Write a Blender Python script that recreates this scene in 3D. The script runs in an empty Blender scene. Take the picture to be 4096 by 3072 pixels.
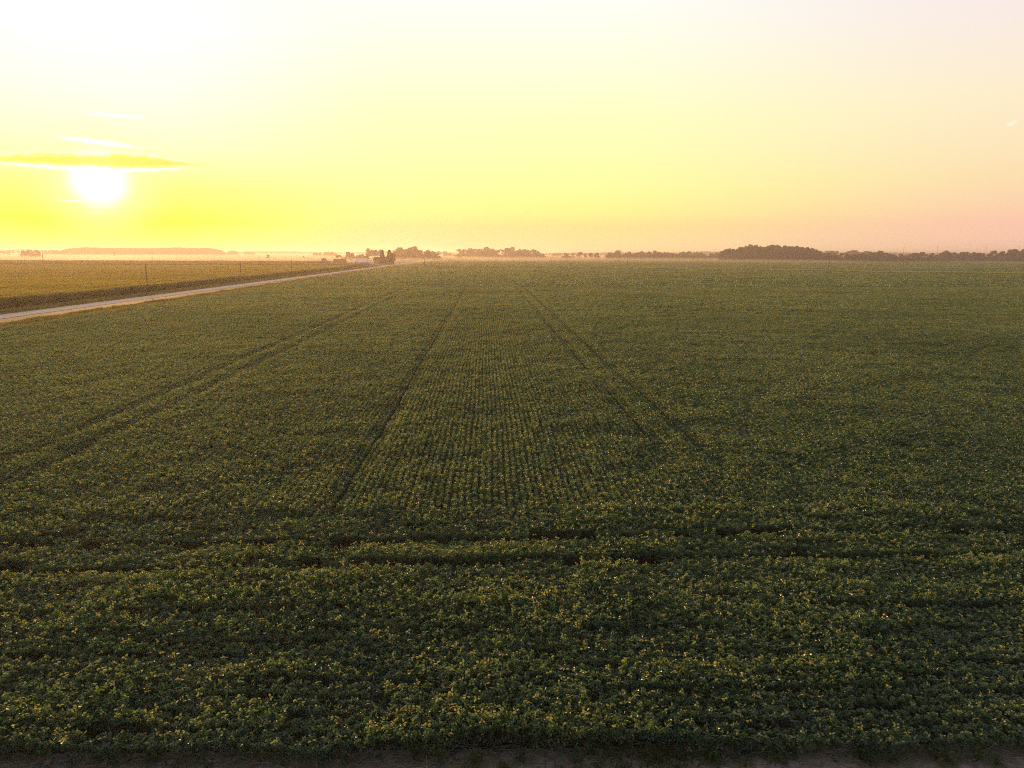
import bpy, math, random
import numpy as np
from mathutils import Matrix, Vector

random.seed(7)
RNG = np.random.default_rng(11)
scene = bpy.context.scene
COL = scene.collection
R = math.radians

# ------------------------------------------------------------------ camera
H = 14.0                       # metres above the field
FPX = 2841.0                   # focal length in pixels of a 4096 wide frame
PITCH = math.atan((1536 - 1011) / FPX)
YAW = math.atan((2048 - 1942) / FPX * math.cos(PITCH))
ROLL = R(0.2)
cam_data = bpy.data.cameras.new("camera")
cam_data.sensor_fit = 'HORIZONTAL'
cam_data.sensor_width = 36.0
cam_data.lens = 36.0 * FPX / 4096
cam_data.clip_start = 0.1
cam_data.clip_end = 30000
cam = bpy.data.objects.new("camera", cam_data)
COL.objects.link(cam)
CAM_R = (Matrix.Rotation(-YAW, 4, 'Z') @ Matrix.Rotation(math.pi / 2 - PITCH, 4, 'X')
         @ Matrix.Rotation(ROLL, 4, 'Z'))
cam.matrix_world = Matrix.Translation((0, 0, H)) @ CAM_R
scene.camera = cam


def ray(x, y):
    return (CAM_R.to_3x3() @ Vector(((x - 2048) / FPX, (1536 - y) / FPX, -1))).normalized()


FWD = Vector((math.sin(YAW), math.cos(YAW), 0))


def yh(x):
    """row of the level horizon at column x of the photograph"""
    lo, hi = 900.0, 1100.0
    for _ in range(30):
        m = (lo + hi) / 2
        if ray(x, m).z > 0:
            lo = m
        else:
            hi = m
    return lo


def at(x, d):
    """ground point on the bearing of column x, d metres ahead"""
    r = ray(x, yh(x))
    k = d / r.dot(FWD)
    return Vector((r.x * k, r.y * k, 0))


def zat(x, y, d):
    """height of something seen at (x, y) that stands d metres ahead"""
    r = ray(x, y)
    return H + r.z * d / r.dot(FWD)


# ------------------------------------------------------------------ sun and sky
SUN_DIR = ray(395, 716)
SUN_EL = math.asin(SUN_DIR.z)
SUN_AZ = math.atan2(SUN_DIR.x, SUN_DIR.y)      # clockwise from +Y
sun_data = bpy.data.lights.new("sun", 'SUN')
sun_data.energy = 5.0
sun_data.angle = R(0.6)
sun_data.color = (1.0, 0.53, 0.21)
sun = bpy.data.objects.new("sun", sun_data)
sun.rotation_euler = SUN_DIR.to_track_quat('Z', 'Y').to_euler()
sun.location = (-40, 60, 60)
COL.objects.link(sun)

scene.render.engine = 'CYCLES'
scene.view_settings.view_transform = 'Standard'
scene.view_settings.look = 'None'
scene.view_settings.exposure = 0.0
scene.view_settings.gamma = 1.0
scene.view_settings.use_curve_mapping = False
cy = scene.cycles
cy.max_bounces = 5
cy.diffuse_bounces = 2
cy.glossy_bounces = 1
cy.transmission_bounces = 3
cy.volume_bounces = 0
cy.transparent_max_bounces = 4
cy.caustics_reflective = False
cy.caustics_refractive = False
cy.sample_clamp_indirect = 1.5
cy.sample_clamp_direct = 1.6
cy.pixel_filter_type = 'BLACKMAN_HARRIS'
cy.filter_width = 1.1
cy.use_adaptive_sampling = False

cy.use_denoising = False
cy.denoiser = 'OPENIMAGEDENOISE'
cy.denoising_input_passes = 'RGB_ALBEDO_NORMAL'
cy.denoising_prefilter = 'NONE'

world = bpy.data.worlds.new("World")
scene.world = world
world.use_nodes = True
NT = world.node_tree
NT.nodes.clear()


class G:
    """short hand for building node graphs"""

    def __init__(s, nt):
        s.nt = nt

    def n(s, t, **kw):
        o = s.nt.nodes.new(t)
        for k, v in kw.items():
            setattr(o, k, v)
        return o

    def put(s, sock, v):
        if isinstance(v, bpy.types.NodeSocket):
            s.nt.links.new(v, sock)
        elif v is not None:
            sock.default_value = v

    def m(s, op, a, b=None, c=None, clamp=False):
        o = s.n('ShaderNodeMath', operation=op, use_clamp=clamp)
        for i, v in enumerate((a, b, c)):
            s.put(o.inputs[i], v)
        return o.outputs[0]

    def smooth(s, v, lo, hi, a=0.0, b=1.0):
        o = s.n('ShaderNodeMapRange', interpolation_type='SMOOTHSTEP')
        for i, q in enumerate((v, lo, hi, a, b)):
            s.put(o.inputs[i], q)
        return o.outputs[0]

    def lin(s, v, lo, hi, a=0.0, b=1.0):
        o = s.n('ShaderNodeMapRange')
        for i, q in enumerate((v, lo, hi, a, b)):
            s.put(o.inputs[i], q)
        return o.outputs[0]

    def mix(s, f, a, b, mode='MIX'):
        o = s.n('ShaderNodeMix', data_type='RGBA', blend_type=mode)
        s.put(o.inputs[0], f)
        s.put(o.inputs[6], a)
        s.put(o.inputs[7], b)
        return o.outputs[2]

    def ramp(s, f, stops, interp='LINEAR'):
        o = s.n('ShaderNodeValToRGB')
        cr = o.color_ramp
        cr.interpolation = interp
        while len(cr.elements) < len(stops):
            cr.elements.new(1.0)
        for e, (p, c) in zip(cr.elements, stops):
            e.position = p
            e.color = (*c, 1)
        s.put(o.inputs[0], f)
        return o.outputs[0]

    def noise(s, vec, scale, detail=2, rough=.5, out=0):
        o = s.n('ShaderNodeTexNoise')
        s.put(o.inputs['Vector'], vec)
        o.inputs['Scale'].default_value = scale
        o.inputs['Detail'].default_value = detail
        o.inputs['Roughness'].default_value = rough
        return o.outputs[out]

    def xyz(s, a, b, c):
        o = s.n('ShaderNodeCombineXYZ')
        for i, v in enumerate((a, b, c)):
            s.put(o.inputs[i], v)
        return o.outputs[0]


def build_sky():
    g = G(NT)
    tc = g.n('ShaderNodeTexCoord')
    nrm = g.n('ShaderNodeVectorMath', operation='NORMALIZE')
    g.put(nrm.inputs[0], tc.outputs['Generated'])
    D = nrm.outputs[0]

    def dot(v):
        o = g.n('ShaderNodeVectorMath', operation='DOT_PRODUCT')
        g.put(o.inputs[0], D)
        o.inputs[1].default_value = v
        return o.outputs['Value']
    f = Vector((math.sin(SUN_AZ), math.cos(SUN_AZ), 0))
    r = Vector((math.cos(SUN_AZ), -math.sin(SUN_AZ), 0))
    z = dot((0, 0, 1))
    deg = 180 / math.pi
    U = g.m('MULTIPLY', g.m('ARCTAN2', dot(r), dot(f)), deg)      # bearing from the sun, degrees
    V = g.m('MULTIPLY', g.m('ARCSINE', z), deg)                   # elevation, degrees
    GAM = g.m('MULTIPLY', g.m('ARCCOSINE', g.m('MINIMUM', dot(SUN_DIR), 0.9999999)), deg)
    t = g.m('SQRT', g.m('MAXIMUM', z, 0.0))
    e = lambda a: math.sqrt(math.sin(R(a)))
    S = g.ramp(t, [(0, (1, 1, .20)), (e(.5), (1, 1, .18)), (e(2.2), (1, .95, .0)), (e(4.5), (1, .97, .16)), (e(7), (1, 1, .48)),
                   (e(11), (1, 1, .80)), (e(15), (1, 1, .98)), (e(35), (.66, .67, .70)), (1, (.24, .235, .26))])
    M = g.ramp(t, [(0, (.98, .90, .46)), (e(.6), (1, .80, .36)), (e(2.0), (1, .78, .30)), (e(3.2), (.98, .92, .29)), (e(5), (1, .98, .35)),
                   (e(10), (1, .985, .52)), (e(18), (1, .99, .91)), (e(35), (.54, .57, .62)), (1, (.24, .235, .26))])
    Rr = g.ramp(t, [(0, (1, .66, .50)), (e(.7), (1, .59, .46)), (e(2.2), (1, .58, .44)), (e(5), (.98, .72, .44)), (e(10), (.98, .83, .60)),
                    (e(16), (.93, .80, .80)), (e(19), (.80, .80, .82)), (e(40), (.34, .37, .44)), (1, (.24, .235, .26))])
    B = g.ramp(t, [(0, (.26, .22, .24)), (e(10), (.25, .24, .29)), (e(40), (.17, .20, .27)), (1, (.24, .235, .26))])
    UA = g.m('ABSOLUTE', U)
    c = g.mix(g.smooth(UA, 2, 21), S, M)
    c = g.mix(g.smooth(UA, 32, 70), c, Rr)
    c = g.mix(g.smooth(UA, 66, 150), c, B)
    # the physical sky behind it, at its usual small strength
    ni = g.n('ShaderNodeTexSky', sky_type='NISHITA')
    ni.sun_disc = False
    ni.sun_elevation = SUN_EL
    ni.sun_rotation = SUN_AZ
    ni.air_density = 1.0
    ni.dust_density = 3.0
    nis = g.mix(1.0, ni.outputs[0], (0.012, 0.012, 0.012, 1), 'MULTIPLY')
    c = g.mix(1.0, c, nis, 'ADD')
    # the bright aureole and the disc
    au = g.m('POWER', g.smooth(GAM, 5.5, .5), 1.5)
    c = g.mix(au, c, (1.3, 1.22, .55, 1))
    c = g.mix(g.smooth(GAM, 2.4, .2), c, (1.9, 1.85, 1.75, 1))
    # clouds near the sun
    ns = g.noise(g.xyz(g.m('MULTIPLY', U, .55), g.m('MULTIPLY', V, 1.2), 0), 1.5, 4, .6)
    nb = g.m('SUBTRACT', ns, .5)
    nf = g.m('SUBTRACT', g.noise(g.xyz(U, V, 3.1), 2.2, 3, .6), .5)

    def uv(x, y):
        d = ray(x, y)
        return math.atan2(d.dot(r), d.dot(f)) * deg, math.asin(d.z) * deg
    (ul, vl), (ur, vr) = uv(0, 632), uv(960, 641)
    vc0, vc1 = vl, uv(600, 648)[1]
    uc1 = uv(600, 648)[0]
    s = g.lin(U, ul, uc1)
    vc = g.m('ADD', g.m('MULTIPLY', s, vc1 - vc0), vc0)
    half = g.m('MULTIPLY', g.smooth(U, ur, uv(480, 640)[0]), .52)
    half = g.m('MULTIPLY', half, g.smooth(U, ul - 7, ul + 7))
    dv = g.m('SUBTRACT', V, vc)
    up = g.m('SUBTRACT', g.m('ADD', half, g.m('MULTIPLY', nb, .75)), dv)     # distance inside from the top edge
    lo = g.m('ADD', g.m('ADD', half, g.m('MULTIPLY', nf, .30)), dv)
    ins = g.m('MINIMUM', up, lo)
    body = g.m('MULTIPLY', g.smooth(ins, -.12, .32), g.smooth(half, .0, .16))
    cc = g.mix(g.smooth(U, 2, 8), (1.0, .91, .14, 1), (1.0, .70, .22, 1))
    c = g.mix(g.m('MULTIPLY', body, .92), c, cc)
    near = g.smooth(UA, 12, 3)
    rim = g.m('MULTIPLY', g.smooth(ins, -.12, .0), g.smooth(ins, .10, .0))
    rim = g.m('MULTIPLY', g.m('MULTIPLY', rim, near), g.smooth(half, .1, .3))
    c = g.mix(g.m('MULTIPLY', rim, .55), c, (1.25, 1.2, .9, 1))
    low = g.m('MULTIPLY', g.smooth(lo, -.30, -.02), g.smooth(lo, .08, -.02))
    low = g.m('MULTIPLY', g.m('MULTIPLY', low, g.smooth(UA, 7, 3)), g.smooth(half, .1, .3))
    c = g.mix(g.m('MULTIPLY', low, .8), c, (1.35, 1.3, 1.15, 1))

    def streak(x0, y0, x1, y1, w, amp, bend=0.0):
        (a0, b0), (a1, b1) = uv(x0, y0), uv(x1, y1)
        L = math.hypot(a1 - a0, b1 - b0)
        cx, sx = (a1 - a0) / L, (b1 - b0) / L
        du = g.m('SUBTRACT', U, (a0 + a1) / 2)
        dw = g.m('SUBTRACT', V, (b0 + b1) / 2)
        p = g.m('DIVIDE', g.m('ADD', g.m('MULTIPLY', du, cx), g.m('MULTIPLY', dw, sx)), L / 2)
        q = g.m('SUBTRACT', g.m('MULTIPLY', dw, cx), g.m('MULTIPLY', du, sx))
        q = g.m('ADD', q, g.m('MULTIPLY', g.m('MULTIPLY', p, p), bend))
        q = g.m('ADD', q, g.m('MULTIPLY', nf, w * .9))
        k = g.m('SUBTRACT', 1.0, g.m('ADD', g.m('MULTIPLY', p, p), g.m('POWER', g.m('DIVIDE', q, w), 2.0)))
        return g.m('MULTIPLY', g.smooth(k, 0.0, .95), amp)
    for a in ((300, 448, 620, 476, .17, .9, .05), (180, 540, 595, 594, .24, .95, .0), (210, 801, 380, 805, .06, .75, 0),
              (310, 845, 460, 856, .05, .45, 0), (4022, 508, 4076, 480, .16, .3, -.1)):
        c = g.mix(streak(*a), c, (1.15, 1.15, 1.05, 1))
    # a sky of any kind is darker than the ground below the horizon line
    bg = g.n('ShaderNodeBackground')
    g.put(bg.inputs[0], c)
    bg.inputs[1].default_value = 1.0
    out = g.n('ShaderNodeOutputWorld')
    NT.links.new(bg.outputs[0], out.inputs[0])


build_sky()

# ------------------------------------------------------------------ materials
MATS = {}


def material(name):
    m = bpy.data.materials.new(name)
    m.use_nodes = True
    m.node_tree.nodes.clear()
    MATS[name] = m
    g = G(m.node_tree)
    out = g.n('ShaderNodeOutputMaterial')
    return m, g, out


def leaf_mat(name, dark, mid, light, trans, tcol, spec=.4, rough=.5, patch=.05, dry=None, grit=1.4):
    """two sided leaf: gloss on top, light coming through from behind"""
    m, g, out = material(name)
    at_ = g.n('ShaderNodeAttribute', attribute_name='lv')
    geo = g.n('ShaderNodeNewGeometry')
    v = at_.outputs['Fac']
    nz = g.noise(geo.outputs['Position'], patch, 3, .6)
    nz2 = g.noise(geo.outputs['Position'], patch * 9, 2, .6)
    nz = g.m('ADD', g.m('MULTIPLY', nz, .6), g.m('MULTIPLY', nz2, .4))
    v2 = g.m('ADD', v, g.m('MULTIPLY', g.m('SUBTRACT', nz, .5), 1.4))
    nz3 = g.noise(geo.outputs['Position'], grit, 1, .5)
    v2 = g.m('ADD', v2, g.m('MULTIPLY', g.m('SUBTRACT', nz3, .5), .75), clamp=True)
    col = g.ramp(v2, [(0, dark), (.5, mid), (1, light)])
    if dry:
        col = g.mix(g.smooth(v, .94, .97), col, (*dry, 1))
    p = g.n('ShaderNodeBsdfPrincipled')
    g.put(p.inputs['Base Color'], col)
    p.inputs['Roughness'].default_value = rough
    p.inputs['Specular IOR Level'].default_value = spec
    tr = g.n('ShaderNodeBsdfTranslucent')
    g.put(tr.inputs[0], g.mix(1.0, col, (*tcol, 1), 'MULTIPLY'))
    mx = g.n('ShaderNodeMixShader')
    mx.inputs[0].default_value = trans
    g.nt.links.new(p.outputs[0], mx.inputs[1])
    g.nt.links.new(tr.outputs[0], mx.inputs[2])
    g.nt.links.new(mx.outputs[0], out.inputs[0])
    return m


def rough_mat(name, c0, c1, scale, rough=.9, detail=5, spec=.2, c2=None, s2=.05, bump=0.0):
    m, g, out = material(name)
    geo = g.n('ShaderNodeNewGeometry')
    P = geo.outputs['Position']
    n1 = g.noise(P, scale, detail, .65)
    col = g.mix(g.smooth(n1, .3, .7), (*c0, 1), (*c1, 1))
    if c2:
        col = g.mix(g.smooth(g.noise(P, s2, 3), .42, .62), col, (*c2, 1))
    p = g.n('ShaderNodeBsdfPrincipled')
    g.put(p.inputs['Base Color'], col)
    p.inputs['Roughness'].default_value = rough
    p.inputs['Specular IOR Level'].default_value = spec
    if bump:
        b = g.n('ShaderNodeBump')
        b.inputs['Strength'].default_value = bump
        b.inputs['Distance'].default_value = .05
        g.put(b.inputs['Height'], n1)
        g.nt.links.new(b.outputs[0], p.inputs['Normal'])
    g.nt.links.new(p.outputs[0], out.inputs[0])
    return m


SOY = leaf_mat('soybean_leaf', (.010, .030, .012), (.030, .070, .027), (.112, .152, .068), .36, (5.6, 4.6, 2.6),
               spec=1.0, rough=.42, patch=.035, dry=(.13, .12, .05))
CORN = leaf_mat('corn_leaf', (.04, .06, .014), (.075, .095, .020), (.13, .14, .035), .5, (3.6, 2.8, .8),
                spec=.6, rough=.5, patch=.03, grit=.45)
CORN2 = leaf_mat('dark_corn_leaf', (.032, .05, .013), (.06, .078, .018), (.10, .11, .03), .45, (3.4, 2.8, .9), spec=.3, patch=.02)
TREE = leaf_mat('tree_leaf', (.018, .030, .012), (.035, .055, .020), (.06, .08, .03), .25, (1.6, 1.4, .7),
                spec=.25, rough=.6, patch=.05)
NEEDLE = leaf_mat('spruce_needle', (.012, .022, .012), (.022, .036, .018), (.035, .05, .022), .15, (1.4, 1.3, .7),
                  spec=.2, rough=.6, patch=.1)
GRASS = leaf_mat('grass_blade', (.10, .12, .03), (.20, .19, .05), (.34, .28, .10), .4, (1.5, 1.4, .7),
                 spec=.3, rough=.6, patch=.12)
PALE = leaf_mat('pale_grass', (.20, .23, .08), (.32, .34, .12), (.44, .42, .18), .5, (1.4, 1.5, 1.0), spec=.3, rough=.6, patch=.12)
WEED = leaf_mat('weed_leaf', (.04, .07, .02), (.07, .11, .03), (.12, .15, .04), .35, (1.7, 1.6, .7), patch=.3)
STRAW = leaf_mat('straw', (.16, .12, .08), (.26, .21, .14), (.42, .36, .26), .1, (1, 1, 1), spec=.3, rough=.6, patch=.4)
BARK = rough_mat('bark', (.045, .032, .024), (.09, .065, .045), 3.0)
POLE = rough_mat('weathered_pole', (.07, .052, .040), (.15, .115, .085), 1.2)
STEEL = rough_mat('grey_steel', (.22, .22, .23), (.32, .32, .32), 2.0, rough=.5, spec=.5)
GLASSY = rough_mat('insulator_glaze', (.20, .16, .12), (.3, .25, .2), 9.0, rough=.25, spec=.5)
SOIL = rough_mat('field_soil', (.026, .020, .015), (.05, .038, .029), 2.4, c2=(.045, .038, .024), s2=.6, bump=.6)
DIRT = rough_mat('bare_dirt', (.13, .105, .088), (.33, .265, .22), 5.5, c2=(.17, .15, .10), s2=1.3, bump=1.0)
ROAD = rough_mat('pale_gravel', (.64, .52, .43), (.80, .67, .56), 1.6, c2=(.72, .59, .49), s2=.25, bump=.3, spec=0.0)
VERGE = rough_mat('verge_turf', (.08, .085, .02), (.15, .125, .035), 1.1, c2=(.12, .11, .028), s2=.12, bump=.5)
LANDM = rough_mat('open_land', (.07, .085, .035), (.14, .14, .06), .02, c2=(.17, .15, .085), s2=.0018)
FARCROP = rough_mat('far_crop', (.05, .075, .03), (.10, .125, .045), .35, c2=(.09, .11, .04), s2=.01)
ROOF_D = rough_mat('dark_shingles', (.035, .030, .030), (.065, .055, .05), 2.0)
ROOF_B = rough_mat('rusty_roof', (.11, .070, .050), (.17, .11, .08), .8)
WALL_P = rough_mat('pale_siding', (.64, .62, .57), (.72, .70, .65), .8, rough=.7)
WALL_B = rough_mat('brown_boards', (.10, .06, .045), (.15, .10, .07), 1.0)
WHITE = rough_mat('white_metal', (.70, .70, .74), (.80, .80, .82), .6, rough=.45, spec=.4)
PANE, _g, _o = material('window_glass')
_p = _g.n('ShaderNodeBsdfPrincipled')
_p.inputs['Base Color'].default_value = (.02, .022, .025, 1)
_p.inputs['Roughness'].default_value = .08
_g.nt.links.new(_p.outputs[0], _o.inputs[0])


# ------------------------------------------------------------------ mesh helpers
def tag(o, label=None, cat=None, group=None, kind=None):
    for k, v in (('label', label), ('category', cat), ('group', group), ('kind', kind)):
        if v:
            o[k] = v
    return o


class MB:
    """collects faces (with a leaf value per vertex) into one mesh"""

    def __init__(s):
        s.v, s.f, s.lv = [], [], []
        s.n = 0

    def add(s, verts, faces, lv=.5):
        verts = np.asarray(verts, float).reshape(-1, 3)
        s.v.append(verts)
        s.f += [tuple(i + s.n for i in f) for f in faces]
        s.lv.append(np.full(len(verts), lv) if np.isscalar(lv) else np.asarray(lv, float))
        s.n += len(verts)

    def box(s, lo, hi):
        (a, b, c), (d, e, f) = lo, hi
        s.add([(a, b, c), (d, b, c), (d, e, c), (a, e, c), (a, b, f), (d, b, f), (d, e, f), (a, e, f)],
              [(0, 3, 2, 1), (4, 5, 6, 7), (0, 1, 5, 4), (1, 2, 6, 5), (2, 3, 7, 6), (3, 0, 4, 7)])

    def tube(s, p0, p1, r0, r1, n=8, lv=.5):
        p0, p1 = Vector(p0), Vector(p1)
        q = (p1 - p0).to_track_quat('Z', 'Y')
        vs = []
        for p, r in ((p0, r0), (p1, r1)):
            for i in range(n):
                a = 2 * math.pi * i / n
                vs.append(p + q @ Vector((math.cos(a) * r, math.sin(a) * r, 0)))
        fs = [(i, (i + 1) % n, n + (i + 1) % n, n + i) for i in range(n)]
        fs += [tuple(range(n - 1, -1, -1)), tuple(range(n, 2 * n))]
        s.add(vs, fs, lv)

    def mesh(s, name, mat):
        me = bpy.data.meshes.new(name)
        me.from_pydata(np.concatenate(s.v).tolist(), [], s.f)
        a = me.attributes.new('lv', 'FLOAT', 'POINT')
        a.data.foreach_set('value', np.concatenate(s.lv).astype(np.float32))
        me.materials.append(mat)
        me.update()
        return me

    def build(s, name, mat, parent=None, loc=None):
        o = bpy.data.objects.new(name, s.mesh(name, mat))
        COL.objects.link(o)
        if parent:
            o.parent = parent
        if loc:
            o.location = loc
        return o


def quads_mesh(name, V4, lv, mat, sides=4):
    """V4: (n, sides, 3) array -> one mesh of n polygons"""
    n = len(V4)
    me = bpy.data.meshes.new(name)
    me.vertices.add(n * sides)
    me.vertices.foreach_set('co', V4.reshape(-1).astype(np.float32))
    me.loops.add(n * sides)
    me.loops.foreach_set('vertex_index', np.arange(n * sides, dtype=np.int32))
    me.polygons.add(n)
    me.polygons.foreach_set('loop_start', np.arange(n, dtype=np.int32) * sides)
    me.update(calc_edges=True)
    a = me.attributes.new('lv', 'FLOAT', 'POINT')
    a.data.foreach_set('value', np.repeat(lv, sides).astype(np.float32))
    me.materials.append(mat)
    me.validate()
    return me


def unit(a):
    return a / np.maximum(np.linalg.norm(a, axis=-1, keepdims=True), 1e-9)


def leaf_faces(P, Dr, N, L, W, fold=.25, lift=0.0):
    """folded leaflets: two faces each side of the midrib. P base, Dr direction, N normal, L length, W width"""
    Dr, N = unit(Dr), unit(N)
    S = unit(np.cross(Dr, N))
    N = unit(np.cross(S, Dr))
    L, W = L[:, None], W[:, None]
    tip = P + Dr * L - N * L * .12
    out = []
    for sg in (1, -1):
        a = P + Dr * L * .28 + S * sg * W * .5 + N * W * fold
        b = P + Dr * L * .70 + S * sg * W * .38 + N * W * fold * .5
        q = np.stack([P, a, b, tip] if sg > 0 else [P, tip, b, a], axis=1)
        out.append(q)
    return np.stack(out, 1).reshape(-1, 4, 3)


def soy_tile(name, L, W, n_tri, leaf, rows=1, top=.78, seed=0):
    """a stretch of soybean row: trifoliate leaves over a rounded hedge-like profile"""
    r = np.random.default_rng(seed)
    y = r.uniform(-L / 2, L / 2, n_tri)
    row = r.integers(0, rows, n_tri)
    off = np.clip(r.normal(0, .23, n_tri), -.58, .58)
    x = (row - (rows - 1) / 2) * W + off * W * 1.04
    # plants every ~25 cm make the top bumpy
    ph = r.uniform(0, 6.3, rows)
    k = max(2, int(round(L / .42)))
    bump = .5 + .5 * np.sin(2 * math.pi * k * y / L + ph[row])
    surf = top * (1 - .42 * np.abs(off / .58) ** 2.0) * (.84 + .16 * bump)
    z = surf - r.exponential(.15, n_tri) + r.normal(0, .03, n_tri)
    em = r.random(n_tri) < .15                     # leaves standing above the canopy, added to catch the sun
    z = np.where(em, surf + r.exponential(.06, n_tri), z)
    z = np.clip(z, .06, top * 1.3)
    c = np.stack([x, y, z], 1)
    out_dir = np.stack([off * 2.2, r.normal(0, .5, n_tri), np.zeros(n_tri)], 1)
    Nn = unit(np.stack([off * 1.2, np.zeros(n_tri), np.ones(n_tri)], 1) + r.normal(0, 1, (n_tri, 3)) * np.where(em, .95, .48)[:, None])
    base_az = np.arctan2(out_dir[:, 1], out_dir[:, 0]) + r.normal(0, .9, n_tri)
    faces, lvs = [], []
    val = np.clip(r.beta(2.2, 2.6, n_tri), 0, 1)
    val = np.where(r.random(n_tri) < .010, .98, np.minimum(val + np.where(em, .30, 0), 1) * .92)  # raised leaves get a lighter colour to boost the sunlit highlights
    for da in (0, 1.75, -1.75):
        a = base_az + da + r.normal(0, .15, n_tri)
        d = np.stack([np.cos(a), np.sin(a), r.normal(-.12, .3, n_tri)], 1)
        nn = unit(Nn + r.normal(0, .25, (n_tri, 3)))
        d = d - nn * np.sum(d * nn, 1, keepdims=True)
        ll = leaf * r.uniform(.75, 1.25, n_tri)
        faces.append(leaf_faces(c + unit(d) * leaf * .15, d, nn, ll, ll * r.uniform(.55, .75, n_tri)))
        lvs.append(np.repeat(np.clip(val + r.normal(0, .04, n_tri), 0, 1), 2))
    return quads_mesh(name, np.concatenate(faces), np.concatenate(lvs), SOY)


def corn_tile(name, rows, L, spacing, n_leaf, wid, seed=0, W=.76, top=2.4, mat=None):
    r = np.random.default_rng(seed)
    faces, lvs = [], []
    for i in range(rows):
        for j in range(int(L / spacing)):
            x = (i - (rows - 1) / 2) * W + r.normal(0, .04)
            y = (j + .5) * spacing - L / 2 + r.normal(0, .05)
            h = top * r.uniform(.9, 1.06)
            az0 = r.uniform(0, 6.3)
            base = np.array([x, y, 0.0])
            # stalk
            s = np.array([math.cos(az0), math.sin(az0), 0]) * .02 * (wid / .08)
            faces.append(np.array([[base - s, base + s, base + s * .5 + (0, 0, h), base - s * .5 + (0, 0, h)]]))
            lvs.append([.25])
            for k in range(n_leaf):
                a = az0 + (k % 2) * math.pi + r.normal(0, .5)
                z0 = h * (.25 + .68 * (k + r.random()) / n_leaf)
                d = np.array([math.cos(a), math.sin(a), 0])
                sd = np.array([-d[1], d[0], 0]) * wid * .5
                ln = r.uniform(.5, .85)
                p = [base + (0, 0, z0), base + d * ln * .4 + (0, 0, z0 + ln * .35),
                     base + d * ln * .8 + (0, 0, z0 + ln * .28), base + d * ln * 1.1 + (0, 0, z0 - ln * .12)]
                w = [.7, 1, .8, .1]
                v = np.clip(r.normal(.5, .18), 0, 1)
                for q in range(3):
                    faces.append(np.array([[p[q] - sd * w[q], p[q] + sd * w[q], p[q + 1] + sd * w[q + 1], p[q + 1] - sd * w[q + 1]]]))
                    lvs.append([v])
            for k in range(2):     # tassel
                a = r.uniform(0, 6.3)
                tp = base + np.array([math.cos(a) * .12, math.sin(a) * .12, h + .28])
                faces.append(np.array([[base + (0, 0, h - .02), base + (.03, .03, h + .1), tp, base + (-.03, -.02, h + .12)]]))
                lvs.append([.95])
    return quads_mesh(name, np.concatenate(faces), np.concatenate(lvs), mat or CORN)


def tuft_mesh(name, n, h, spread, mat, seed=0, w=.02):
    r = np.random.default_rng(seed)
    a = r.uniform(0, 6.3, n)
    p = np.stack([r.normal(0, spread, n), r.normal(0, spread, n), np.zeros(n)], 1)
    lean = r.uniform(.1, .6, n)
    hh = h * r.uniform(.5, 1.1, n)
    d = np.stack([np.cos(a), np.sin(a), np.zeros(n)], 1)
    s = np.stack([-np.sin(a), np.cos(a), np.zeros(n)], 1) * w
    up = np.array([0, 0, 1.0])
    mid = p + d * (hh * lean * .4)[:, None] + up * (hh * .6)[:, None]
    tip = p + d * (hh * lean)[:, None] + up * hh[:, None]
    q1 = np.stack([p - s, p + s, mid + s * .7, mid - s * .7], 1)
    q2 = np.stack([mid - s * .7, mid + s * .7, tip + s * .1, tip - s * .1], 1)
    V = np.concatenate([q1, q2])
    lv = np.tile(np.clip(r.normal(.5, .22, n), 0, 1), 2)
    return quads_mesh(name, V, lv, mat)


def vnoise(x, y, scale, seed=0):
    """smooth value noise in numpy, 0..1"""
    r = np.random.default_rng(seed)
    T = r.random((256, 256))
    x, y = np.asarray(x) / scale, np.asarray(y) / scale
    xi, yi = np.floor(x).astype(int), np.floor(y).astype(int)
    fx, fy = x - xi, y - yi
    fx, fy = fx * fx * (3 - 2 * fx), fy * fy * (3 - 2 * fy)
    g = lambda a, b: T[a % 256, b % 256]
    return ((g(xi, yi) * (1 - fx) + g(xi + 1, yi) * fx) * (1 - fy)
            + (g(xi, yi + 1) * (1 - fx) + g(xi + 1, yi + 1) * fx) * fy)


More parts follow.
